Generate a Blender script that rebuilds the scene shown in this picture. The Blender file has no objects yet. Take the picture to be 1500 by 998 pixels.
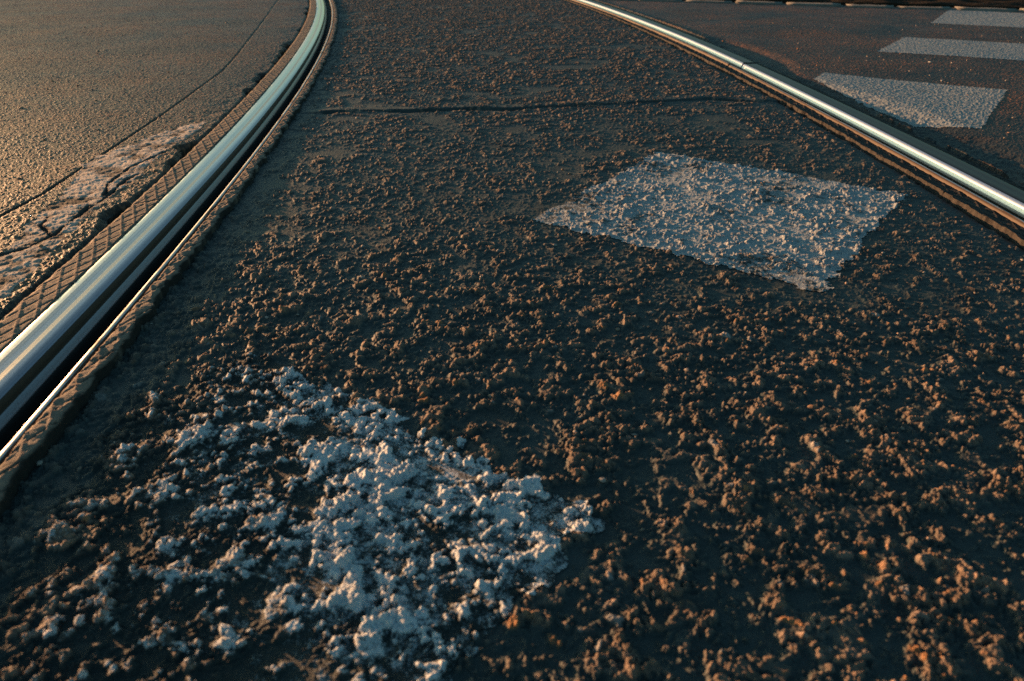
import bpy, math, random
import numpy as np
R = math.radians
sc = bpy.context.scene

# ------------------------------------------------------------------ camera
CAM_H = 0.43
PITCH = math.atan(595 / 1021)
FPX = 1021.0
cd = bpy.data.cameras.new('camera')
cam = bpy.data.objects.new('camera', cd)
sc.collection.objects.link(cam)
cam.location = (0, 0, CAM_H)
cam.rotation_euler = (math.pi / 2 - PITCH, 0, 0)
cd.sensor_width = 36
cd.lens = 36 * FPX / 1500
cd.clip_start = 0.01
cd.clip_end = 3000
cd.dof.use_dof = True
cd.dof.focus_distance = 1.25
cd.dof.aperture_fstop = 7.0
sc.camera = cam

# ------------------------------------------------------------------ sky and sun
SUN_EL, SUN_AZ = 4.8, -57.0       # degrees; azimuth clockwise from +Y
w = bpy.data.worlds.new('World'); sc.world = w; w.use_nodes = True
nt = w.node_tree
sky = nt.nodes.new('ShaderNodeTexSky'); sky.sky_type = 'NISHITA'; sky.sun_disc = False
sky.sun_elevation = R(SUN_EL); sky.sun_rotation = R(SUN_AZ)
sky.air_density = 1.0; sky.dust_density = 1.5; sky.ozone_density = 2.0
bg = nt.nodes['Background']; bg.inputs['Strength'].default_value = 0.088
tm = nt.nodes.new('ShaderNodeMix'); tm.data_type = 'RGBA'; tm.blend_type = 'MULTIPLY'
tm.inputs[0].default_value = 1.0; tm.inputs[7].default_value = (0.70, 0.97, 0.89, 1)
nt.links.new(sky.outputs[0], tm.inputs[6]); nt.links.new(tm.outputs[2], bg.inputs['Color'])
sl = bpy.data.lights.new('sun', 'SUN'); so = bpy.data.objects.new('sun', sl)
sc.collection.objects.link(so)
sl.energy = 5.0; sl.angle = R(0.6); sl.color = (1.0, 0.52, 0.25)
_e, _a = R(SUN_EL), R(SUN_AZ)
from mathutils import Vector
sdir = Vector((math.sin(_a) * math.cos(_e), math.cos(_a) * math.cos(_e), math.sin(_e)))
so.rotation_euler = sdir.to_track_quat('Z', 'Y').to_euler()
so.location = sdir * 30
vs = sc.view_settings
vs.view_transform = 'Standard'; vs.look = 'None'; vs.gamma = 1; vs.exposure = 1.5
vs.use_curve_mapping = False
sc.cycles.max_bounces = 6
sc.cycles.use_denoising = False

# ------------------------------------------------------------------ helpers
def G(px, py, z=0.0):
    """ground point (at height z) seen at photo pixel px, py: used once to survey the place"""
    u = (px - 750) / FPX; v = -(py - 499) / FPX
    dy = math.cos(PITCH) + v * math.sin(PITCH); dz = -math.sin(PITCH) + v * math.cos(PITCH)
    t = -(CAM_H - z) / dz
    return (u * t, dy * t)

def hash2(ix, iy, seed):
    h = (ix.astype(np.int64) * 374761393 + iy.astype(np.int64) * 668265263 + seed * 974634777) & 0xFFFFFFFF
    h = ((h ^ (h >> 13)) * 1274126177) & 0xFFFFFFFF
    h = ((h ^ (h >> 16)) * 2246822519) & 0xFFFFFFFF
    h = h ^ (h >> 15)
    return ((h & 0xFFFFFF) / float(0x1000000)).astype(np.float32)

def vnoise(x, y, s, seed):
    """value noise -1..1, feature size s"""
    X = x / s; Y = y / s
    ix = np.floor(X); iy = np.floor(Y)
    fx = (X - ix).astype(np.float32); fy = (Y - iy).astype(np.float32)
    fx = fx * fx * fx * (fx * (fx * 6 - 15) + 10); fy = fy * fy * fy * (fy * (fy * 6 - 15) + 10)
    ix = ix.astype(np.int64); iy = iy.astype(np.int64)
    a = hash2(ix, iy, seed); b = hash2(ix + 1, iy, seed)
    c = hash2(ix, iy + 1, seed); d = hash2(ix + 1, iy + 1, seed)
    return ((a + (b - a) * fx) * (1 - fy) + (c + (d - c) * fx) * fy) * 2 - 1

def fbm(x, y, s, seed, octv=4, gain=0.5):
    r = 0; amp = 1.0; tot = 0
    ca, sa = math.cos(0.6), math.sin(0.6)
    for k in range(octv):
        r = r + amp * vnoise(x, y, s, seed + k * 17)
        tot += amp; amp *= gain; s = s * 0.49
        x, y = x * ca - y * sa + 1.7, x * sa + y * ca - 3.1
    return r / tot

def stones(x, y, c, seed, dens=0.6, rmin=0.3, rmax=0.62, sharp=1.0, jit=0):
    """lumps of aggregate: height 0..1 of the highest lump over each point, and that lump's random id"""
    X = x / c; Y = y / c
    ix = np.floor(X).astype(np.int64); iy = np.floor(Y).astype(np.int64)
    best = np.zeros(x.shape, np.float32); rid = np.zeros(x.shape, np.float32)
    for dx in (-1, 0, 1):
        for dy in (-1, 0, 1):
            jx = ix + dx; jy = iy + dy
            on = hash2(jx, jy, seed + 5)
            cx = jx + hash2(jx, jy, seed); cy = jy + hash2(jx, jy, seed + 1)
            rr = rmin + (rmax - rmin) * hash2(jx, jy, seed + 2)
            th = hash2(jx, jy, seed + 3) * np.float32(math.pi)
            asp = 1 + 0.8 * hash2(jx, jy, seed + 4)
            ddx = (X - cx).astype(np.float32); ddy = (Y - cy).astype(np.float32)
            ct = np.cos(th); st = np.sin(th)
            a = ddx * ct + ddy * st; b = (-ddx * st + ddy * ct) * asp
            q = 1 - (a * a + b * b) / (rr * rr) + jit
            q = np.minimum(q, 1)
            tilt = 1 + 0.5 * a / rr * (hash2(jx, jy, seed + 6) - 0.5)
            h = np.where((q > 0) & (on < dens), np.clip(q, 0, 1) ** (0.55 * sharp) * (0.45 + 0.55 * rr / rmax) * tilt, 0)
            m = h > best
            best = np.where(m, h, best).astype(np.float32)
            rid = np.where(m, hash2(jx, jy, seed + 9), rid)
    return best, rid

def sstep(a, b, t):
    t = np.clip((t - a) / (b - a), 0, 1)
    return t * t * (3 - 2 * t)

def poly_sd(x, y, P):
    """signed distance to polygon P (negative inside)"""
    P = np.array(P, float); n = len(P)
    d = np.full(x.shape, 1e9); ins = np.zeros(x.shape, bool)
    for i in range(n):
        ax, ay = P[i]; bx, by = P[(i + 1) % n]
        ex, ey = bx - ax, by - ay
        t = np.clip(((x - ax) * ex + (y - ay) * ey) / (ex * ex + ey * ey), 0, 1)
        d = np.minimum(d, (x - ax - t * ex) ** 2 + (y - ay - t * ey) ** 2)
        c = (ay > y) != (by > y)
        with np.errstate(divide='ignore', invalid='ignore'):
            xi = ax + (y - ay) / (by - ay if by != ay else 1e-12) * ex
        ins ^= c & (x < xi)
    d = np.sqrt(d)
    return np.where(ins, -d, d)

def line_d(x, y, P):
    P = np.array(P, float)
    d = np.full(x.shape, 1e9)
    for i in range(len(P) - 1):
        ax, ay = P[i]; bx, by = P[i + 1]
        ex, ey = bx - ax, by - ay
        t = np.clip(((x - ax) * ex + (y - ay) * ey) / (ex * ex + ey * ey), 0, 1)
        d = np.minimum(d, (x - ax - t * ex) ** 2 + (y - ay - t * ey) ** 2)
    return np.sqrt(d)

def tag(o, label=None, cat=None, group=None, kind=None):
    if label: o['label'] = label
    if cat: o['category'] = cat
    if group: o['group'] = group
    if kind: o['kind'] = kind
    return o

def mesh_np(name, V, F, mat, parent=None, attrs=None, smooth=True, mats=None, midx=None):
    """V (n,3) float, F (m,4) int -> one mesh object"""
    me = bpy.data.meshes.new(name)
    V = np.ascontiguousarray(V, np.float32); F = np.ascontiguousarray(F, np.int32)
    me.vertices.add(len(V)); me.vertices.foreach_set('co', V.ravel())
    k = F.shape[1]
    me.loops.add(F.size); me.loops.foreach_set('vertex_index', F.ravel())
    me.polygons.add(len(F))
    me.polygons.foreach_set('loop_start', np.arange(0, F.size, k, dtype=np.int32))
    try: me.polygons.foreach_set('loop_total', np.full(len(F), k, np.int32))
    except Exception: pass
    for m in (mats or [mat]): me.materials.append(m)
    if midx is not None: me.polygons.foreach_set('material_index', np.ascontiguousarray(midx, np.int32))
    me.polygons.foreach_set('use_smooth', np.full(len(F), smooth, bool))
    for n, a in (attrs or {}).items():
        at = me.attributes.new(n, 'FLOAT', 'POINT'); at.data.foreach_set('value', np.ascontiguousarray(a, np.float32))
    me.update(calc_edges=True)
    o = bpy.data.objects.new(name, me); sc.collection.objects.link(o)
    if parent: o.parent = parent
    return o

def grid_faces(nr, nc):
    i = np.arange(nr * nc).reshape(nr, nc)
    return np.stack([i[:-1, :-1].ravel(), i[:-1, 1:].ravel(), i[1:, 1:].ravel(), i[1:, :-1].ravel()], 1)

# ------------------------------------------------------------------ materials
class N:
    def __init__(s, name):
        s.m = bpy.data.materials.new(name); s.m.use_nodes = True
        s.t = s.m.node_tree; s.b = s.t.nodes['Principled BSDF']
    def n(s, t, **kw):
        x = s.t.nodes.new(t)
        for k, v in kw.items(): setattr(x, k, v)
        return x
    def l(s, a, b): s.t.links.new(a, b)
    def coord(s): return s.n('ShaderNodeTexCoord').outputs['Object']
    def attr(s, name): return s.n('ShaderNodeAttribute', attribute_name=name).outputs['Fac']
    def noise(s, scale, detail=3, rough=0.55, vec=None, dist=0):
        x = s.n('ShaderNodeTexNoise'); x.inputs['Scale'].default_value = scale
        x.inputs['Detail'].default_value = detail; x.inputs['Roughness'].default_value = rough
        x.inputs['Distortion'].default_value = dist
        s.l(vec if vec is not None else s.coord(), x.inputs['Vector']); return x.outputs['Fac']
    def ramp(s, fac, *st, interp='LINEAR'):
        r = s.n('ShaderNodeValToRGB'); r.color_ramp.interpolation = interp
        e = r.color_ramp.elements
        while len(e) < len(st): e.new(0.5)
        for i, (p, c) in enumerate(st):
            e[i].position = p
            e[i].color = (c, c, c, 1) if not isinstance(c, tuple) else (*c, 1)
        s.l(fac, r.inputs[0]); return r.outputs[0]
    def mix(s, f, a, b, mode='MIX'):
        x = s.n('ShaderNodeMix', data_type='RGBA', blend_type=mode)
        for k, v in ((0, f), (6, a), (7, b)):
            sock = x.inputs[k]
            if isinstance(v, (int, float)): sock.default_value = v if k == 0 else (v, v, v, 1)
            elif isinstance(v, tuple): sock.default_value = (*v, 1)
            else: s.l(v, sock)
        return x.outputs[2]
    def math(s, op, a, b=0.0, clamp=False):
        x = s.n('ShaderNodeMath', operation=op, use_clamp=clamp)
        for i, v in enumerate((a, b)):
            if isinstance(v, (int, float)): x.inputs[i].default_value = v
            else: s.l(v, x.inputs[i])
        return x.outputs[0]
    def bump(s, h, dist=0.001, strength=1.0, prev=None, sfac=None):
        x = s.n('ShaderNodeBump'); x.inputs['Distance'].default_value = dist
        x.inputs['Strength'].default_value = strength; s.l(h, x.inputs['Height'])
        if sfac is not None: s.l(sfac, x.inputs['Strength'])
        if prev is not None: s.l(prev, x.inputs['Normal'])
        return x.outputs[0]
    def out(s, col=None, rough=None, nrm=None, metal=None, spec=None):
        for k, v in (('Base Color', col), ('Roughness', rough), ('Normal', nrm), ('Metallic', metal), ('Specular IOR Level', spec)):
            if v is None: continue
            if isinstance(v, (int, float)): s.b.inputs[k].default_value = v
            elif isinstance(v, tuple): s.b.inputs[k].default_value = (*v, 1)
            else: s.l(v, s.b.inputs[k])
        return s.m

def asphalt_color(s, tint=1.0, matrix=(0.019, 0.026, 0.026)):
    st = s.attr('stone'); rd = s.attr('rnd')
    stone = s.ramp(rd, (0.0, (0.19, 0.13, 0.092)), (0.3, (0.28, 0.195, 0.14)), (0.55, (0.15, 0.12, 0.098)),
                   (0.8, (0.28, 0.20, 0.15)), (0.93, (0.36, 0.17, 0.07)), (1.0, (0.34, 0.34, 0.33)))
    grit = s.noise(900, 2, 0.6)
    mcol = s.mix(s.ramp(grit, (0.4, 0.0), (0.75, 1.0)), matrix, (matrix[0] * 2.6, matrix[1] * 2.3, matrix[2] * 2.2))
    col = s.mix(s.math('MULTIPLY', st, tint, clamp=True), mcol, stone)
    dust = s.ramp(s.noise(14, 4, 0.6), (0.35, 0.72), (0.7, 1.25))
    return s.mix(1.0, col, dust, 'MULTIPLY'), grit

def mat_track():
    s = N('coarse_asphalt')
    col, grit = asphalt_color(s, 0.9, (0.022, 0.031, 0.031))
    n1 = s.bump(s.noise(650, 4, 0.65), 0.0024, 0.9, sfac=s.ramp(s.attr('stone'), (0.0, 0.22), (0.8, 1.0)))
    n2 = s.bump(grit, 0.0007, 0.8, n1)
    return s.out(col, s.ramp(s.attr('stone'), (0, 0.62), (1, 0.8)), n2, spec=0.35)

def mat_road():
    s = N('fine_asphalt')
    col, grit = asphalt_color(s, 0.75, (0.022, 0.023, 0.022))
    oil = s.ramp(s.noise(2.1, 4, 0.6, dist=0.6), (0.36, (0.50, 0.56, 0.56)), (0.66, (2.1, 1.10, 0.55)))
    col = s.mix(1.0, col, oil, 'MULTIPLY')
    n1 = s.bump(s.noise(560, 6, 0.8), 0.0015, 0.9)
    n2 = s.bump(grit, 0.0010, 0.7, n1)
    return s.out(col, s.ramp(s.noise(3, 3), (0.35, 0.58), (0.65, 0.52)), n2, spec=0.4)

def mat_concrete():
    s = N('pale_concrete')
    c = s.ramp(s.noise(38, 5, 0.65), (0.3, (0.38, 0.32, 0.27)), (0.7, (0.66, 0.57, 0.49)))
    c = s.mix(s.attr('stone'), (0.075, 0.066, 0.058), c)
    n1 = s.bump(s.noise(420, 5, 0.7), 0.003, 0.8)
    n2 = s.bump(s.noise(70, 4, 0.6), 0.006, 0.5, n1)
    return s.out(c, 0.9, n2, spec=0.2)

def mat_paint(name, lo, hi, cover, bd=0.003):
    s = N(name)
    base, grit = asphalt_color(s, 0.9)
    fine = s.noise(520, 4, 0.7); mid = s.noise(75, 4, 0.65)
    f = s.math('ADD', s.math('MULTIPLY', fine, 0.9), s.math('MULTIPLY', mid, 0.9))
    f = s.math('SUBTRACT', f, s.attr('wear'))
    k = s.ramp(f, (cover - 0.05, 0.0), (cover + 0.13, 1.0))
    pc = s.mix(s.noise(26, 4, 0.6), lo, hi)
    n1 = s.bump(s.noise(480, 4, 0.65), bd, 0.8)
    n2 = s.bump(k, 0.0006, 0.7, n1)
    return s.out(s.mix(k, base, pc), 0.75, n2, spec=0.3)

def mat_steel(name, col, r0, r1, streak=0.5, metal=1.0, spots=True, rusty=None):
    """rolled steel: streaks run along the rail (uv: x along, y across, metres)"""
    s = N(name)
    uv = s.n('ShaderNodeUVMap').outputs[0]
    mp = s.n('ShaderNodeMapping'); mp.inputs['Scale'].default_value = (1.2, 420, 1); s.l(uv, mp.inputs['Vector'])
    st = s.noise(1.0, 4, 0.6, mp.outputs[0])
    mp2 = s.n('ShaderNodeMapping'); mp2.inputs['Scale'].default_value = (0.3, 90, 1); s.l(uv, mp2.inputs['Vector'])
    band = s.noise(1.0, 2, 0.5, mp2.outputs[0])
    spk = s.noise(620, 3, 0.7)
    c = s.mix(s.ramp(band, (0.38, 0.0), (0.62, 1.0)), tuple(v * (1 - streak * 0.5) for v in col), col)
    c = s.mix(s.math('MULTIPLY', s.ramp(st, (0.35, 1.0), (0.6, 0.0)), streak * 0.6), c, tuple(v * 0.35 for v in col))
    if spots: c = s.mix(s.ramp(spk, (0.60, 0.0), (0.68, 0.9)), c, (0.05, 0.035, 0.025))
    rr = s.math('ADD', s.math('MULTIPLY', st, r1 - r0), r0)
    if rusty:
        m3 = s.n('ShaderNodeMapping'); m3.inputs['Scale'].default_value = (9, 120, 1); s.l(uv, m3.inputs['Vector'])
        k = s.ramp(s.noise(1.0, 5, 0.65, m3.outputs[0]), (rusty, 0.0), (rusty + 0.06, 1.0))
        c = s.mix(k, c, (0.12, 0.065, 0.035)); rr = s.mix(k, rr, 0.7); metal = s.math('SUBTRACT', 1.0, s.math('MULTIPLY', k, 0.9))
    n = s.bump(st, 0.0003, 0.35)
    n = s.bump(spk, 0.0004, 0.25, n)
    return s.out(c, rr, n, metal)

def mat_rubber(name, c0, c1):
    s = N(name)
    g = s.noise(700, 4, 0.7)
    d = s.noise(22, 4, 0.6)
    c = s.mix(s.ramp(g, (0.35, 0.0), (0.7, 1.0)), c0, c1)
    c = s.mix(s.ramp(d, (0.55, 0.0), (0.72, 0.8)), c, tuple(v * 0.35 for v in c0))
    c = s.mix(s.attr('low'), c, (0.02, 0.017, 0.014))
    return s.out(c, 0.85, s.bump(g, 0.0012, 0.8), spec=0.25)

M_track, M_road, M_conc = mat_track(), mat_road(), mat_concrete()
M_paint1 = mat_paint('thick_worn_paint', (0.36, 0.40, 0.42), (0.72, 0.74, 0.75), 0.66)
M_paint2 = mat_paint('thin_worn_paint', (0.24, 0.27, 0.28), (0.46, 0.48, 0.485), 0.62)
M_paint3 = mat_paint('dusty_paint', (0.19, 0.205, 0.20), (0.38, 0.40, 0.39), 0.47, 0.0008)
M_head = mat_steel('polished_steel', (0.52, 0.46, 0.50), 0.10, 0.30, 0.9)
M_mid = mat_steel('worn_steel_band', (0.58, 0.53, 0.46), 0.34, 0.50, 0.35)
M_pale = mat_steel('pale_steel_band', (0.68, 0.62, 0.62), 0.24, 0.40, 0.3)
M_top = mat_steel('dark_reflection_top', (0.10, 0.066, 0.052), 0.28, 0.50, 0.8)  # dark brown puts the reflection of dark surroundings into the head top's colour
M_gauge = mat_steel('bright_steel', (0.92, 0.84, 0.84), 0.26, 0.46, 0.15)
M_scr = mat_steel('scratched_steel', (0.40, 0.38, 0.42), 0.22, 0.5, 1.0)
M_rust = mat_steel('rusty_steel', (0.060, 0.035, 0.020), 0.5, 0.8, 0.6, 0.3)
M_grime = mat_steel('groove_grime', (0.018, 0.015, 0.013), 0.7, 0.95, 0.5, 0.0, False)
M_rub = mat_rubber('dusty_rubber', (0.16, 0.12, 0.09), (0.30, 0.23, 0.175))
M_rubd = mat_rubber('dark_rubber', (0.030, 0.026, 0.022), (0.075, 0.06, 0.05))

# ------------------------------------------------------------------ surveyed lines
def xl(y): return -0.01739 * y * y - 0.0557 * y - 0.5623 if not isinstance(y, np.ndarray) else (-0.01739 * y * y - 0.0557 * y - 0.5623)
def dl(y): return -0.03478 * y - 0.0557
def xr(y): return -0.0179 * y * y + 0.0400 * y + 0.9750      # outer edge of the right rail head
def dr(y): return -0.0358 * y + 0.0400
def lat_l(x, y):
    yc = np.clip(y, -4, 14); return (x - xl(yc)) / np.sqrt(1 + dl(yc) ** 2)
def lat_r(x, y):
    yc = np.clip(y, -4, 14); return (x - xr(yc)) / np.sqrt(1 + dr(yc) ** 2)

Z_IN = -0.012
seam = [G(*q) for q in [(407, 0), (380, 38), (347, 80), (324, 105), (280, 137), (234, 170), (189, 200), (127, 240), (60, 285), (0, 316), (-120, 395)]]
crack = [G(q[0], q[1], Z_IN) for q in [(478, 166), (540, 163), (600, 164), (700, 161), (748, 162), (790, 158), (880, 154), (960, 150), (1040, 146), (1105, 150), (1150, 147)]]
patch = [G(*q) for q in [(-90, 440), (0, 372), (30, 345), (60, 308), (80, 292), (100, 272), (124, 240), (150, 226), (187, 212), (230, 195), (284, 180),
                         (310, 172), (280, 196), (240, 222), (212, 250), (175, 275), (140, 306), (100, 345), (45, 400), (0, 440), (-90, 510)]]
pcracks = [[G(*q) for q in pl] for pl in (
    [(0, 372), (40, 362), (75, 345), (118, 312), (150, 292), (185, 262), (235, 240), (262, 222)],
    [(150, 292), (158, 268), (190, 245), (240, 222)],
    [(75, 345), (60, 330), (70, 318)], [(118, 312), (130, 300), (165, 300), (200, 282)])]
bars_px = [
    [(375, 515), (880, 765), (650, 998), (430, 1230), (-200, 880), (-60, 730)],
    [(780, 322), (965, 225), (1060, 240), (1190, 262), (1328, 287), (1268, 350), (1203, 430), (1000, 376)],
    [(1193, 116), (1207, 107), (1475, 133), (1437, 189), (1340, 181), (1270, 152)],
    [(1283, 77), (1325, 55), (1500, 65), (1640, 73), (1660, 100), (1500, 90)],
    [(1363, 34), (1392, 13), (1500, 20), (1620, 27), (1650, 49), (1500, 41)]]
bars = [[G(q[0], q[1], z) for q in b] for b, z in zip(bars_px, (Z_IN, Z_IN, -0.006, -0.006, -0.006))]

def ground_height(x, y, cell):
    """height, stone exposure and stone id of the real surface at x, y (metres)"""
    ul = lat_l(x, y); ur = lat_r(x, y)
    wob = fbm(x, y, 0.06, 71, 3) * 0.006 + fbm(x, y, 0.016, 72, 2) * 0.0035
    fade = sstep(0.03, 0.012, cell)
    inner = (ul > 0.05) & (ur < -0.05)
    left = ul <= 0.05
    # ---- coarse worn asphalt between the rails
    wx = x + fbm(x, y, 0.022, 11, 2) * 0.006; wy = y + fbm(x, y, 0.022, 12, 2) * 0.006
    cl = fbm(x, y, 0.11, 13, 3)                         # where lumps gather
    jn = fbm(x, y, 0.0065, 24, 3, 0.6)
    s1, r1 = stones(wx, wy, 0.0120, 21, 0.48, jit=jn * 0.9)
    s2, r2 = stones(wx, wy, 0.0072, 31, 0.60, jit=jn * 0.6)
    s3, r3 = stones(x + (wx - x) * .5, y + (wy - y) * .5, 0.0042, 41, 0.6)
    near = sstep(1.25, 0.6, y + 0.3 * x)
    g1 = sstep(-0.55, 0.10, cl + 0.45 * near); g2 = sstep(-0.75, -0.05, fbm(x, y, 0.06, 14, 2) + cl * 0.5 + 0.3 * near)
    lump = fbm(x, y, 0.020, 15, 5, 0.66)
    cr = sstep(0.10 - 0.12 * near, 0.45, lump) * g2
    h = 0.0030 * s1 * g1 + 0.0020 * s2 * g2 + 0.0006 * s3 + 0.0042 * cr + 0.0006 * lump
    h = np.maximum(h, 0)
    h += fbm(x, y, 0.0060, 16, 3, 0.65) * (0.0002 + 0.0016 * np.clip(s1 * g1 + s2 * g2 + cr, 0, 1))
    h = h * (0.62 + 0.34 * sstep(1.2, 3.0, y) + 0.26 * near) + 0.0030 * near * sstep(-0.10, 0.40, fbm(wx, wy, 0.0205, 29, 4, 0.62)) - 0.0030 * near * sstep(0.25, 0.6, fbm(wx, wy, 0.027, 28, 3, 0.5))
    h = np.maximum(h, 0)
    h_in = Z_IN + h + fbm(x, y, 0.5, 17, 3) * 0.0025
    cap = 0.0031 + 0.0016 * near + 0.0008 * fbm(x, y, 0.02, 27, 2)
    h = cap * np.tanh((h / cap) ** 1.25) + 0.10 * h
    h = h * (0.92 - 0.12 * near)
    st_in = np.clip(sstep(0.0010 + 0.0006 * near, 0.0028 + 0.0008 * near, h + 0.0006 * jn), 0, 1); rd_in = np.where(s1 * g1 * 1.7 > s2, r1, np.where(s2 > 0.25, r2, r3))  # worn stone shows on lump tops; dark flanks also put shade into the colour
    # it sinks along both rails
    h_in -= 0.003 * sstep(0.30, 0.125, ul + fbm(x, y, 0.09, 18, 2) * 0.02) * sstep(2.6, 0.6, y) + 0.0015 * sstep(0.22, 0.13, ul)
    h_in -= 0.007 * sstep(-0.20, -0.135, ur)
    flat = sstep(0.22, 0.15, ul + fbm(x, y, 0.05, 19, 2) * 0.02)
    st_in = st_in * (1 - 0.75 * flat)
    # transverse crack
    dc = line_d(x, y, crack) + fbm(x, y, 0.05, 61, 3) * 0.006
    wv = 0.007 + 0.006 * (fbm(x, y, 0.25, 62, 2) + 0.5)
    h_in -= 0.010 * sstep(wv + 0.006, wv * 0.5, dc) * sstep(-0.35, 0.0, fbm(x, y, 0.22, 77, 2) - 0.25 * (x > 0.5))
    h_in += 0.004 * sstep(0.09, 0.012, np.where(y > np.interp(x, [p[0] for p in crack], [p[1] for p in crack]), dc, 9))
    # ---- finer asphalt of the outer carriageways
    t1, q1 = stones(x, y, 0.0085, 51, 0.55); t2, q2 = stones(x, y, 0.0060, 55, 0.8)
    g = 0.0011 * t1 + 0.0008 * t2 + fbm(x, y, 0.012, 56, 3, .6) * 0.0005
    h_out = g + fbm(x, y, 0.6, 57, 3) * 0.004 * sstep(0.05, 0.5, np.minimum(np.abs(ul), np.abs(ur)))
    st_out = sstep(0.0003, 0.0014, g); rd_out = np.where(t1 > 0.3, q1, q2)
    # left side: seam, concrete repair, crumbled edge
    pd = poly_sd(x, y, patch) + wob * 1.6 + fbm(x, y, 0.03, 63, 3) * 0.012
    pin = sstep(0.008, -0.008, pd)
    pr = fbm(x, y, 0.035, 64, 5, 0.6)
    dcr = np.full(x.shape, 9.0)
    for pl in pcracks: dcr = np.minimum(dcr, line_d(x, y, pl))
    dcr = dcr + fbm(x, y, 0.02, 65, 3) * 0.007
    h_pat = -0.0015 + 0.012 * np.clip(-pd, 0, 0.035) - 0.02 * np.clip(-pd - 0.035, 0, 0.1) + 0.0016 * pr + 0.0012 * fbm(x, y, 0.009, 74, 3, .65) - 0.006 * sstep(0.0030, 0.001, dcr)
    h_l = -0.0015 + h_out
    h_l = h_l * (1 - pin) + h_pat * pin
    ds = line_d(x, y, seam)
    h_l = h_l - 0.005 * sstep(0.0045, 0.002, ds + fbm(x, y, 0.03, 66, 2) * 0.0012) * sstep(0.3, 0.0, pin * 0.4)
    rough_band = sstep(-0.16, -0.07, ul) * (1 - pin)
    h_l = h_l + rough_band * (fbm(x, y, 0.03, 67, 4, .6) * 0.0022 - 0.001)
    gapw = 0.004 + 0.07 * np.clip(fbm(x, y, 0.20, 68, 3) - 0.02, 0, 1) + wob * 0.7
    edge_l = -0.043 - gapw
    h_l = np.where(ul > edge_l, -0.040, h_l - 0.010 * sstep(-0.012, 0.0, ul - edge_l))
    h_l = h_l + np.where(ul > edge_l, fbm(x, y, 0.012, 69, 3) * 0.003, 0)
    # right side: sunken gutter beside the rail
    h_r = -0.006 + h_out
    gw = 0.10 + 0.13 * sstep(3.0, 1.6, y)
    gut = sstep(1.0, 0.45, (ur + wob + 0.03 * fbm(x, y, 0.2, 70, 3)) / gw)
    h_r = h_r - (0.004 + 0.005 * sstep(3.2, 2.0, y)) * gut + gut * fbm(x, y, 0.02, 73, 4, .6) * 0.004
    h_r = h_r - 0.010 * sstep(1.25, 0.55, np.hypot((ur - 0.09) / 0.09, (y - 3.2) / 0.42) + wob * 12)
    rim = np.exp(-((ur - 0.050 - wob * 0.5) / 0.0045) ** 2)
    h_r = h_r + rim * (0.010 * sstep(2.3, 1.9, y) * sstep(-0.4, 0.1, fbm(x, y, 0.05, 75, 2)) + (0.012 + 0.003 * fbm(x, y, 0.02, 76, 3)) * sstep(3.45, 3.7, y))
    h_r = np.where(ur < 0.038 + wob * 0.4, -0.045, h_r)
    h_in = np.where((ul < 0.128 + wob * 0.3) | (ur > -0.158 - wob * 0.6), -0.045, h_in)
    z = np.where(inner, h_in, np.where(left, h_l, h_r))
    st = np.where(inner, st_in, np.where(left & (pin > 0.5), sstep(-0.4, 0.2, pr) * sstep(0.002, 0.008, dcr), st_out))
    rd = np.where(inner, rd_in, rd_out)
    base = np.where(inner, Z_IN, 0.0)
    z = np.where(fade > 0.99, z, z * fade + (1 - fade) * np.where(inner, Z_IN, np.where(left, 0.001, -0.006)))
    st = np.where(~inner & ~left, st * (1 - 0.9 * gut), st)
    zone = np.where(inner, 0, np.where(left & (pin > 0.5), 2, 1))
    return z, st * fade, rd, zone

# ------------------------------------------------------------------ the ground: one sheet, finer where it is near
F1 = FPX * 1024 / 1500
DENS = 1.4
cp, sp = math.cos(PITCH), math.sin(PITCH)
def zc(y): return np.maximum(y, -0.12) * cp + CAM_H * sp
ys = [-0.12]
while ys[-1] < 6.2:
    y = ys[-1]; z_ = y * cp + CAM_H * sp
    step = max(z_, 0.28) ** 2 / (F1 * CAM_H) / (DENS if y > 0.24 else 0.6)
    ys.append(y + min(step, 0.0054))
tail = [ys[-1]]
st_ = 0.006
while tail[-1] < 900:
    st_ *= 1.13; tail.append(tail[-1] + st_)
head = [-0.12]
st_ = 0.003
while head[-1] > -60:
    st_ *= 1.18; head.append(head[-1] - st_)
YS = np.array(head[:0:-1] + ys + tail[1:])
a_in = np.arange(-0.80, 0.8001, 1 / (F1 * DENS))
ext = list(np.arange(a_in[-1], 1.6, 1 / (F1 * 0.45))[1:]); a = ext[-1]; s_ = 1 / (F1 * 0.45)
while a < 400:
    s_ *= 1.12; a += s_; ext.append(a)
AS = np.concatenate([-np.array(ext[::-1]), a_in, np.array(ext)])
Z_ = zc(YS)
X = AS[None, :] * Z_[:, None]; Y = np.repeat(YS[:, None], len(AS), 1)
cellx = np.gradient(AS)[None, :] * Z_[:, None]; celly = np.repeat(np.gradient(YS)[:, None], len(AS), 1)
cell = np.maximum(np.abs(cellx), np.abs(celly))
nr, nc = X.shape
print('ground grid', nr, nc, nr * nc)
xf, yf, cf = X.ravel(), Y.ravel(), cell.ravel()
zf = np.zeros(xf.shape, np.float32); stf = zf.copy(); rdf = zf.copy(); zone = np.zeros(xf.shape, np.int8)
CH = 400000
for i in range(0, len(xf), CH):
    s_ = slice(i, i + CH)
    a_, b_, c_, d_ = ground_height(xf[s_], yf[s_], cf[s_])
    zf[s_], stf[s_], rdf[s_], zone[s_] = a_, b_, c_, d_
V = np.stack([xf, yf, zf], 1)
F = grid_faces(nr, nc)
del X, Y, cellx, celly, cell
fz = zone[F[:, 0]]
fx = xf[F].mean(1); fy = yf[F].mean(1)

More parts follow.
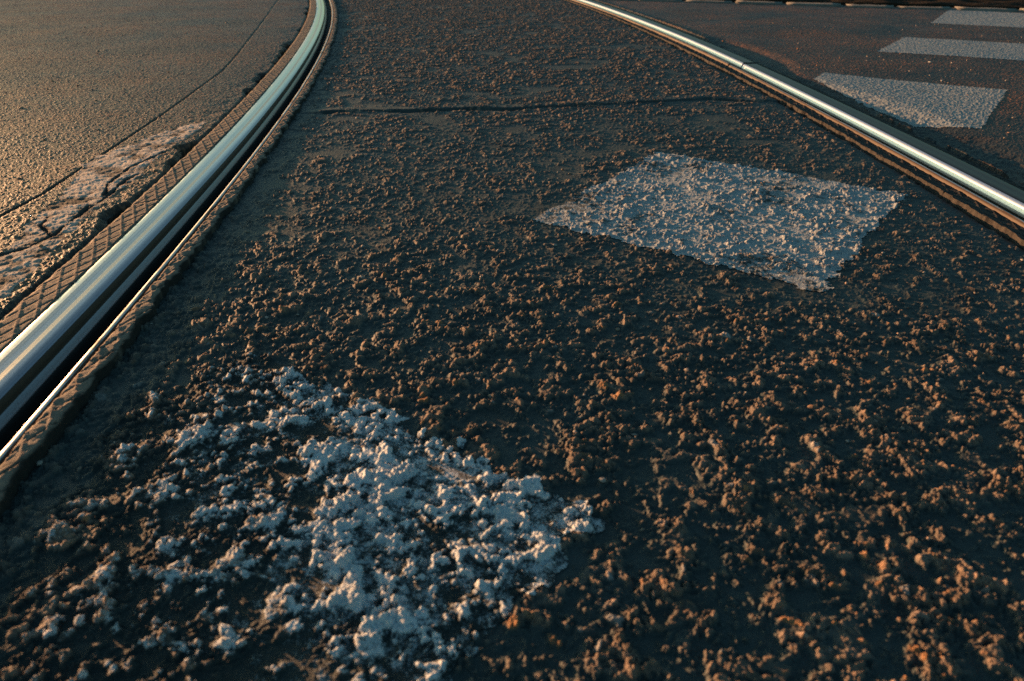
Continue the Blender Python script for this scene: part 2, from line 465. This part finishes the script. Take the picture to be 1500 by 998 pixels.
def submesh(name, sel, mat, dz=0.0, extra=None):
    Fs = F[sel]; ids, inv = np.unique(Fs, return_inverse=True)
    Vs = V[ids].copy(); Vs[:, 2] += dz
    at = {'stone': stf[ids], 'rnd': rdf[ids]}
    if extra is not None: at['wear'] = extra(xf[ids], yf[ids], stf[ids], zf[ids])
    return mesh_np(name, Vs, inv.reshape(Fs.shape), mat, attrs=at)

tag(submesh('track_bed', fz == 0, M_track), kind='structure')
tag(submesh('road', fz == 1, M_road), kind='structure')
tag(submesh('concrete_patch', fz == 2, M_conc), kind='structure')

# painted bars lie on the lumps of the surface
L1a, L1b = G(150, 600, Z_IN), G(170, 998, Z_IN)
def wear1(x, y, s, z):
    low = sstep(0.0040, 0.0010, z - Z_IN)
    ex, ey = L1b[0] - L1a[0], L1b[1] - L1a[1]; n = math.hypot(ex, ey)
    d = -((x - L1a[0]) * ey - (y - L1a[1]) * ex) / n              # grows towards the sound paint on the right
    return np.clip(0.26 - d * 1.3, 0.0, 0.6) + 0.30 * low - 0.08 + 0.22 * np.clip(fbm(x, y, 0.07, 91, 3) + 0.1, 0, 1)
def wear2(x, y, s, z): return 0.08 + 0.30 * np.clip(fbm(x, y, 0.10, 92, 3), 0, 1) + 0.05 * s
def wear3(x, y, s, z): return 0.06 + 0.30 * np.clip(fbm(x + y * .4, y, 0.12, 93, 4, .6), 0, 1) + 0.12 * sstep(0.25, 0.5, fbm(x, y, 0.03, 94, 3, .6))
stripe_label = ['chunky white crosswalk bar worn away at its left, nearest the viewer between the rails',
                'thin worn white crosswalk bar between the rails, beside the right rail',
                'grey white crosswalk bar cut slantwise along the far side of the right rail',
                'grey white crosswalk bar lying second beyond the right rail',
                'streaked grey white crosswalk bar nearest the kerb stones']
for k, P in enumerate(bars):
    xs = [p[0] for p in P]; y_ = [p[1] for p in P]
    box = (fx > min(xs) - .05) & (fx < max(xs) + .05) & (fy > min(y_) - .05) & (fy < max(y_) + .05)
    idx = np.nonzero(box & (fz == (0 if k < 2 else 1)))[0]
    amp = (0.020, 0.016, 0.007, 0.008, 0.010)[k]
    x_, yy = fx[idx], fy[idx]
    d = poly_sd(x_, yy, P) + fbm(x_, yy, 0.022, 95 + k, 3, .6) * amp
    keep = (d < 0) & (zf[F[idx, 0]] > -0.036)
    if k == 0: keep &= lat_l(x_, yy) > 0.19 + fbm(x_, yy, 0.05, 99, 2) * 0.02
    o = submesh('crosswalk_stripe', idx[keep], (M_paint1, M_paint2, M_paint3, M_paint3, M_paint3)[k], 0.0011,
                (wear1, wear2, wear3, wear3, wear3)[k])
    tag(o, stripe_label[k], 'road marking', 'painted bars of the crosswalk')

# ------------------------------------------------------------------ rails
def sweep(name, prof, side, y0, y1, mats, midx, parent=None, step=0.012, closed_ends=True):
    """prof: (u, z) across the rail, u from the outer head edge towards the track; side -1 left rail, +1 right rail"""
    yv = np.arange(y0, y1 + step, step); yv[-1] = y1
    fx_, dx_ = (xl, dl) if side < 0 else (xr, dr)
    cx = fx_(yv); d = dx_(yv); n = np.sqrt(1 + d * d)
    nx, ny = 1 / n, -d / n                                         # unit normal pointing +x
    s = 1 if side < 0 else -1
    u = np.array([p[0] for p in prof]) * s; z = np.array([p[1] for p in prof])
    VX = cx[:, None] + nx[:, None] * u; VY = yv[:, None] + ny[:, None] * u
    VZ = np.repeat(z[None, :], len(yv), 0) + (0.0006 * np.sin(yv * 2.3))[:, None]
    Vv = np.stack([VX.ravel(), VY.ravel(), VZ.ravel()], 1)
    Fq = grid_faces(len(yv), len(prof))
    if side < 0: Fq = Fq[:, ::1]
    else: Fq = Fq[:, ::-1]
    mi = np.tile(np.array(midx), len(yv) - 1)
    o = mesh_np(name, Vv, Fq, None, parent, mats=mats, midx=mi)
    arc = np.concatenate([[0], np.cumsum(np.hypot(np.diff([p[0] for p in prof]), np.diff([p[1] for p in prof])))])
    al = np.concatenate([[0], np.cumsum(np.hypot(np.diff(cx), np.diff(yv)))]) + y0
    me = o.data; uvl = me.uv_layers.new(name='UVMap')
    vi = Fq.ravel(); uvv = np.stack([al[vi // len(prof)], arc[vi % len(prof)]], 1)
    uvl.data.foreach_set('uv', uvv.astype(np.float32).ravel())
    if closed_ends:
        import bmesh
        bm = bmesh.new(); bm.from_mesh(me); bm.verts.ensure_lookup_table()
        m = len(prof); L = len(yv)
        for r0 in (0, (L - 1) * m):
            try:
                f = bm.faces.new([bm.verts[r0 + i] for i in range(m)]); f.material_index = 4
            except ValueError: pass
        bm.to_mesh(me); bm.free()
    return o

HEAD_R = [(0.0005, -0.050), (0.0, -0.006), (0.0006, -0.0028), (0.0022, -0.0010), (0.006, -0.0002), (0.014, 0.0004), (0.022, 0.0002), (0.0285, -0.0002),
        (0.036, 0.0004), (0.044, 0.0001), (0.049, -0.0010), (0.0520, -0.0028), (0.0543, -0.0060), (0.0560, -0.0100), (0.0578, -0.0145), (0.0596, -0.0190), (0.0612, -0.0240), (0.0618, -0.0300), (0.0625, -0.050)]
HEAD = [(0.0005, -0.050), (0.0, -0.006), (0.0006, -0.0028), (0.0022, -0.0010), (0.006, -0.0002), (0.014, 0.0004), (0.022, 0.0002), (0.0285, -0.0002),
        (0.036, 0.0004), (0.044, 0.0001), (0.049, -0.0010), (0.0525, -0.0028), (0.0550, -0.0060), (0.0562, -0.0095), (0.0566, -0.0115), (0.0575, -0.0130), (0.0650, -0.0195), (0.0662, -0.0260), (0.0665, -0.050)]
MI_L = [4, 4, 1, 1, 6, 0, 0, 5, 0, 0, 0, 3, 3, 3, 3, 2, 4, 4]
MI_R = [4, 3, 7, 7, 7, 7, 7, 7, 7, 7, 1, 1, 1, 1, 2, 3, 3, 4]
LIP = [(0.0672, -0.044), (0.080, -0.043), (0.094, -0.040), (0.0985, -0.016), (0.0995, -0.0070), (0.1010, -0.0040), (0.1040, -0.0030), (0.1075, -0.0034), (0.1100, -0.0060), (0.1110, -0.012), (0.1115, -0.055)]
MI_LIP = [4, 4, 4, 3, 3, 8, 8, 3, 3, 4]
M_lip = mat_steel('worn_lip_steel', (0.58, 0.57, 0.55), 0.38, 0.58, 0.5, rusty=0.52)
mats = [M_head, M_gauge, M_scr, M_rust, M_grime, M_mid, M_pale, M_top, M_lip]
def rail(side, y0, y1, label, zoff=0.0, xoff=0.0):
    e = bpy.data.objects.new('tram_rail', None); sc.collection.objects.link(e)
    fx_ = xl if side < 0 else xr
    ym = max(y0, 0.6)
    e.location = (float(fx_(ym)), ym, -0.05)
    tag(e, label, 'rail', 'grooved rails of the tram track')
    a = sweep('rail_head', HEAD if side < 0 else HEAD_R, side, y0, y1, mats, MI_L if side < 0 else MI_R)
    b = sweep('guard_lip', LIP, side, y0, y1, mats, MI_LIP)
    for o in (a, b):
        o.parent = e; o.location = (-e.location.x + xoff, -e.location.y, -e.location.z + zoff)
    return e
JY = G(1096, 93)[1]
rail(-1, -2.0, 13.0, 'long curved grooved tram rail with blue polished head along the left of the track')
rail(1, -2.0, JY - 0.005, 'right tram rail piece nearest the viewer, bright gauge side, ending at the joint')
rail(1, JY + 0.005, 13.0, 'right tram rail piece beyond the joint, curving away to the top of the view', 0.0012, 0.0015)

# ------------------------------------------------------------------ filler strips with a raised lattice beside the rails
def strip(side, u0, u1, ztop, mat, label, pitch=0.030, y0=-1.2, y1=8.0, edge=0.0, raised=0.0, seed=0, dz=0.0016, worn=0.0):
    step = 0.0022
    yv = [y0]
    while yv[-1] < y1: yv.append(yv[-1] + (step if 0.2 < yv[-1] < 3.2 else 0.006 if yv[-1] < 6.3 else 0.04))
    yv = np.array(yv)
    fx_, dx_ = (xl, dl) if side < 0 else (xr, dr)
    cx = fx_(yv); d = dx_(yv); n = np.sqrt(1 + d * d)
    s = 1 if side < 0 else -1
    m = max(10, int(abs(u1 - u0) / 0.0016))
    uu = np.linspace(u0, u1, m)
    uu = np.concatenate([[u0 - 0.001], uu, [u1 + 0.001]])
    al = np.concatenate([[0], np.cumsum(np.hypot(np.diff(cx), np.diff(yv)))])
    U = np.repeat(uu[None, :], len(yv), 0); A = np.repeat(al[:, None], len(uu), 1)
    jag = fbm(A, A * 0 + seed, 0.03, 200 + seed, 3, .6) * edge
    # the free edge (away from the rail) is uneven
    free0 = abs(u0) > abs(u1) if u0 < 0 else False
    if free0: U = U + (u1 - U) / (u1 - u0) * jag
    else: U = U + (U - u0) / (u1 - u0) * jag
    a = (A + 2.7 * U) / pitch; b = (A - 2.6 * U) / (pitch * 0.86)
    ga = np.abs(a - np.floor(a) - 0.5) * 2; gb = np.abs(b - np.floor(b) - 0.5) * 2
    ridge = sstep(0.84, 0.92, ga)
    groove = sstep(0.86, 0.94, gb)
    z = ztop + dz * 0.55 * ridge - dz * groove * (1 - ridge)
    z = z + fbm(A, U, 0.012, 210 + seed, 3, .6) * (0.0006 + worn) + fbm(A, U, 0.11, 220 + seed, 2) * 0.0015
    if raised: z = z + raised * sstep(u1 - 0.012 if not free0 else u0 + 0.012, u1 if not free0 else u0, U)
    fe = (U - U[:, :1]) if free0 else (U[:, -1:] - U)
    z = z - 0.0030 * sstep(0.008, 0.0, fe + 0.003 * fbm(A, U, 0.02, 230 + seed, 3)) * (0 if raised else 1)
    joint = np.abs(((A + 0.10 * fbm(A, U, .3, 5)) % 0.97) - 0.5 - U * 0.8) < 0.0022
    z = np.where(joint, z - 0.004, z)
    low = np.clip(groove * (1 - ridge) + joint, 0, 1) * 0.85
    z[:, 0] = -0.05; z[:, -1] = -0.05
    low = np.maximum(low, sstep(0.0045, 0.0015, fe + 0.004 * fbm(A, U, 0.03, 240 + seed, 3)) * (0 if raised else 1))  # free edge darkened in colour, standing in for shade on its side wall
    VX = cx[:, None] + (1 / n)[:, None] * U * s; VY = yv[:, None] - (d / n)[:, None] * U * s
    Vv = np.stack([VX.ravel(), VY.ravel(), z.ravel()], 1)
    Fq = grid_faces(len(yv), len(uu))
    if side > 0: Fq = Fq[:, ::-1]
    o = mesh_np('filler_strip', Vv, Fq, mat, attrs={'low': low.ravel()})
    return tag(o, label, 'filler strip', 'patterned filler strips beside the rails')
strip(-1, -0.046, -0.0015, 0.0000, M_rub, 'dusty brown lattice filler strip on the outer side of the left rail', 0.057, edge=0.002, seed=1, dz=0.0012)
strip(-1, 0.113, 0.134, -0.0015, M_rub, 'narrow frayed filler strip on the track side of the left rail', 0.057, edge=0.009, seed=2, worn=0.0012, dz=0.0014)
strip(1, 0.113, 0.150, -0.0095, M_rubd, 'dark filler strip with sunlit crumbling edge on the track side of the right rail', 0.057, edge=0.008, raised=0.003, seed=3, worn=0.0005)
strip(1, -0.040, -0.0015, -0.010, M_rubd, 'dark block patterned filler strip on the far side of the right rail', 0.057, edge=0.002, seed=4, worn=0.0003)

# ------------------------------------------------------------------ loose grit
rng = np.random.default_rng(5)
def pebbles(n, name):
    Vs, Fs, att = [], [], []
    base = 0
    ico = [(0, 0, 1), (.89, 0, .45), (.28, .85, .45), (-.72, .53, .45), (-.72, -.53, .45), (.28, -.85, .45),
           (.72, .53, -.45), (-.28, .85, -.45), (-.89, 0, -.45), (-.28, -.85, -.45), (.72, -.53, -.45), (0, 0, -1)]
    icf = [(0, 1, 2), (0, 2, 3), (0, 3, 4), (0, 4, 5), (0, 5, 1), (1, 6, 2), (2, 7, 3), (3, 8, 4), (4, 9, 5), (5, 10, 1),
           (6, 7, 2), (7, 8, 3), (8, 9, 4), (9, 10, 5), (10, 6, 1), (11, 7, 6), (11, 8, 7), (11, 9, 8), (11, 10, 9), (11, 6, 10)]
    ico = np.array(ico); icf = np.array(icf)
    # one subdivision
    mid = {}; vv = [tuple(p) for p in ico]; nf = []
    def mp(i, j):
        k = (min(i, j), max(i, j))
        if k not in mid:
            p = (np.array(vv[i]) + np.array(vv[j])); p /= np.linalg.norm(p); vv.append(tuple(p)); mid[k] = len(vv) - 1
        return mid[k]
    for a, b, c in icf:
        ab, bc, ca = mp(a, b), mp(b, c), mp(c, a); nf += [(a, ab, ca), (b, bc, ab), (c, ca, bc), (ab, bc, ca)]
    ico = np.array(vv); icf = np.array(nf)
    px = rng.uniform(-2.6, 2.6, n * 3); py = rng.uniform(0.15, 1, n * 3) ** 1.3 * 4.5
    zz, _, _, zn = ground_height(px, py, np.full(px.shape, 0.001))
    ok = (zz > -0.03); px, py, zz = px[ok][:n], py[ok][:n], zz[ok][:n]
    for k in range(len(px)):
        r = rng.uniform(0.0014, 0.0030) * (1.6 if rng.random() < 0.12 else 1)
        sc3 = np.array([rng.uniform(.8, 1.7), rng.uniform(.7, 1.1), rng.uniform(.45, .8)]) * r
        P = ico * (1 + rng.uniform(-.16, .16, (len(ico), 1))) * sc3
        t = rng.uniform(0, math.pi); c, s = math.cos(t), math.sin(t)
        P = np.stack([P[:, 0] * c - P[:, 1] * s, P[:, 0] * s + P[:, 1] * c, P[:, 2]], 1)
        Vs.append(P + [px[k], py[k], zz[k] + sc3[2] * 0.4]); Fs.append(icf + base); base += len(P)
        att.append(np.full(len(P), rng.random()))
    s = N('loose_stone')
    c = s.ramp(s.attr('rnd'), (0.0, (0.10, 0.085, 0.07)), (0.4, (0.22, 0.17, 0.13)), (0.75, (0.30, 0.27, 0.24)), (0.9, (0.36, 0.15, 0.05)), (1.0, (0.45, 0.44, 0.42)))
    m = s.out(c, 0.75, s.bump(s.noise(900, 3), 0.0008, 0.6), spec=0.3)
    o = mesh_np(name, np.concatenate(Vs), np.concatenate(Fs), m, attrs={'rnd': np.concatenate(att)})
    return tag(o, 'loose sand coloured grit scattered over the rough asphalt', 'gravel', kind='stuff')
pebbles(1500, 'loose_gravel')

# ------------------------------------------------------------------ kerb stones and verge at the far right
import bmesh
sK = N('kerb_granite')
cK = sK.mix(sK.noise(60, 5, 0.7), (0.10, 0.095, 0.085), (0.26, 0.24, 0.21))
sK.out(cK, 0.8, sK.bump(sK.noise(120, 5, 0.7), 0.004, 0.7), spec=0.3)
sD = N('dark_soil')
cD = sD.mix(sD.noise(25, 5, 0.7), (0.012, 0.009, 0.007), (0.05, 0.033, 0.02))
sD.out(cD, 0.95, sD.bump(sD.noise(60, 6, 0.7), 0.02, 1.0), spec=0.1)
k0 = np.array(G(1137, 6)); k1 = np.array(G(1365, 12.5))
kd = (k1 - k0) / np.linalg.norm(k1 - k0); kn = np.array([-kd[1], kd[0]])
if kn[1] < 0: kn = -kn
pos = -1.35; i = 0
rs = random.Random(3)
klab = ['worn grey kerb stone', 'long flat kerb stone', 'pale flat kerb stone', 'chipped flat kerb stone']
stones_made = []
while pos < 3.9:
    Ls = rs.uniform(0.32, 0.40); wdt = 0.13
    bm = bmesh.new(); bmesh.ops.create_cube(bm, size=1)
    bmesh.ops.scale(bm, vec=(Ls, wdt, 0.12), verts=bm.verts)
    bmesh.ops.bevel(bm, geom=bm.edges[:], offset=0.012, segments=2, affect='EDGES')
    bmesh.ops.subdivide_edges(bm, edges=[e for e in bm.edges if e.calc_length() > 0.05], cuts=5, use_grid_fill=True)
    for v in bm.verts:
        v.co += Vector((rs.uniform(-1, 1), rs.uniform(-1, 1), rs.uniform(-1, 1))) * 0.0022
    me = bpy.data.meshes.new('kerb_stone'); bm.to_mesh(me); bm.free(); me.materials.append(sK.m)
    for p in me.polygons: p.use_smooth = True
    o = bpy.data.objects.new('kerb_stone', me); sc.collection.objects.link(o)
    c = k0 + kd * (pos + Ls / 2) + kn * (0.05 + rs.uniform(-.006, .006))
    o.location = (c[0], c[1], -0.056 + rs.uniform(-.003, .004))
    o.rotation_euler = (rs.uniform(-.02, .02), rs.uniform(-.012, .012), math.atan2(kd[1], kd[0]) + rs.uniform(-.02, .02))
    stones_made.append((o, pos)); pos += Ls + rs.uniform(0.006, 0.012)
ordn = ['first', 'second', 'third', 'fourth', 'fifth', 'sixth', 'seventh', 'eighth', 'ninth', 'tenth', 'eleventh', 'twelfth', 'thirteenth', 'fourteenth', 'fifteenth', 'sixteenth']
for i, (o, p) in enumerate(stones_made):
    tag(o, f'flat grey kerb stone at the far road edge, {ordn[i]} of the row from the left', 'kerb stone', 'kerb stones along the far road edge')
# verge of dark soil behind the kerb
nx_, ny_ = 260, 60
uu = np.linspace(-3.5, 9, nx_); vv = np.concatenate([np.linspace(0.125, 1.2, 45), np.linspace(1.4, 12, 15)])
U, W = np.meshgrid(uu, vv)
VX = k0[0] + kd[0] * U + kn[0] * W; VY = k0[1] + kd[1] * U + kn[1] * W
VZ = 0.012 + fbm(VX, VY, 0.12, 301, 4, .6) * 0.02 * sstep(0.12, 0.2, W) + 0.05 * sstep(0.1, 0.8, W)
VZ[0, :] = -0.1
o = mesh_np('verge', np.stack([VX.ravel(), VY.ravel(), VZ.ravel()], 1), grid_faces(len(vv), nx_), sD.m)
tag(o, kind='structure')
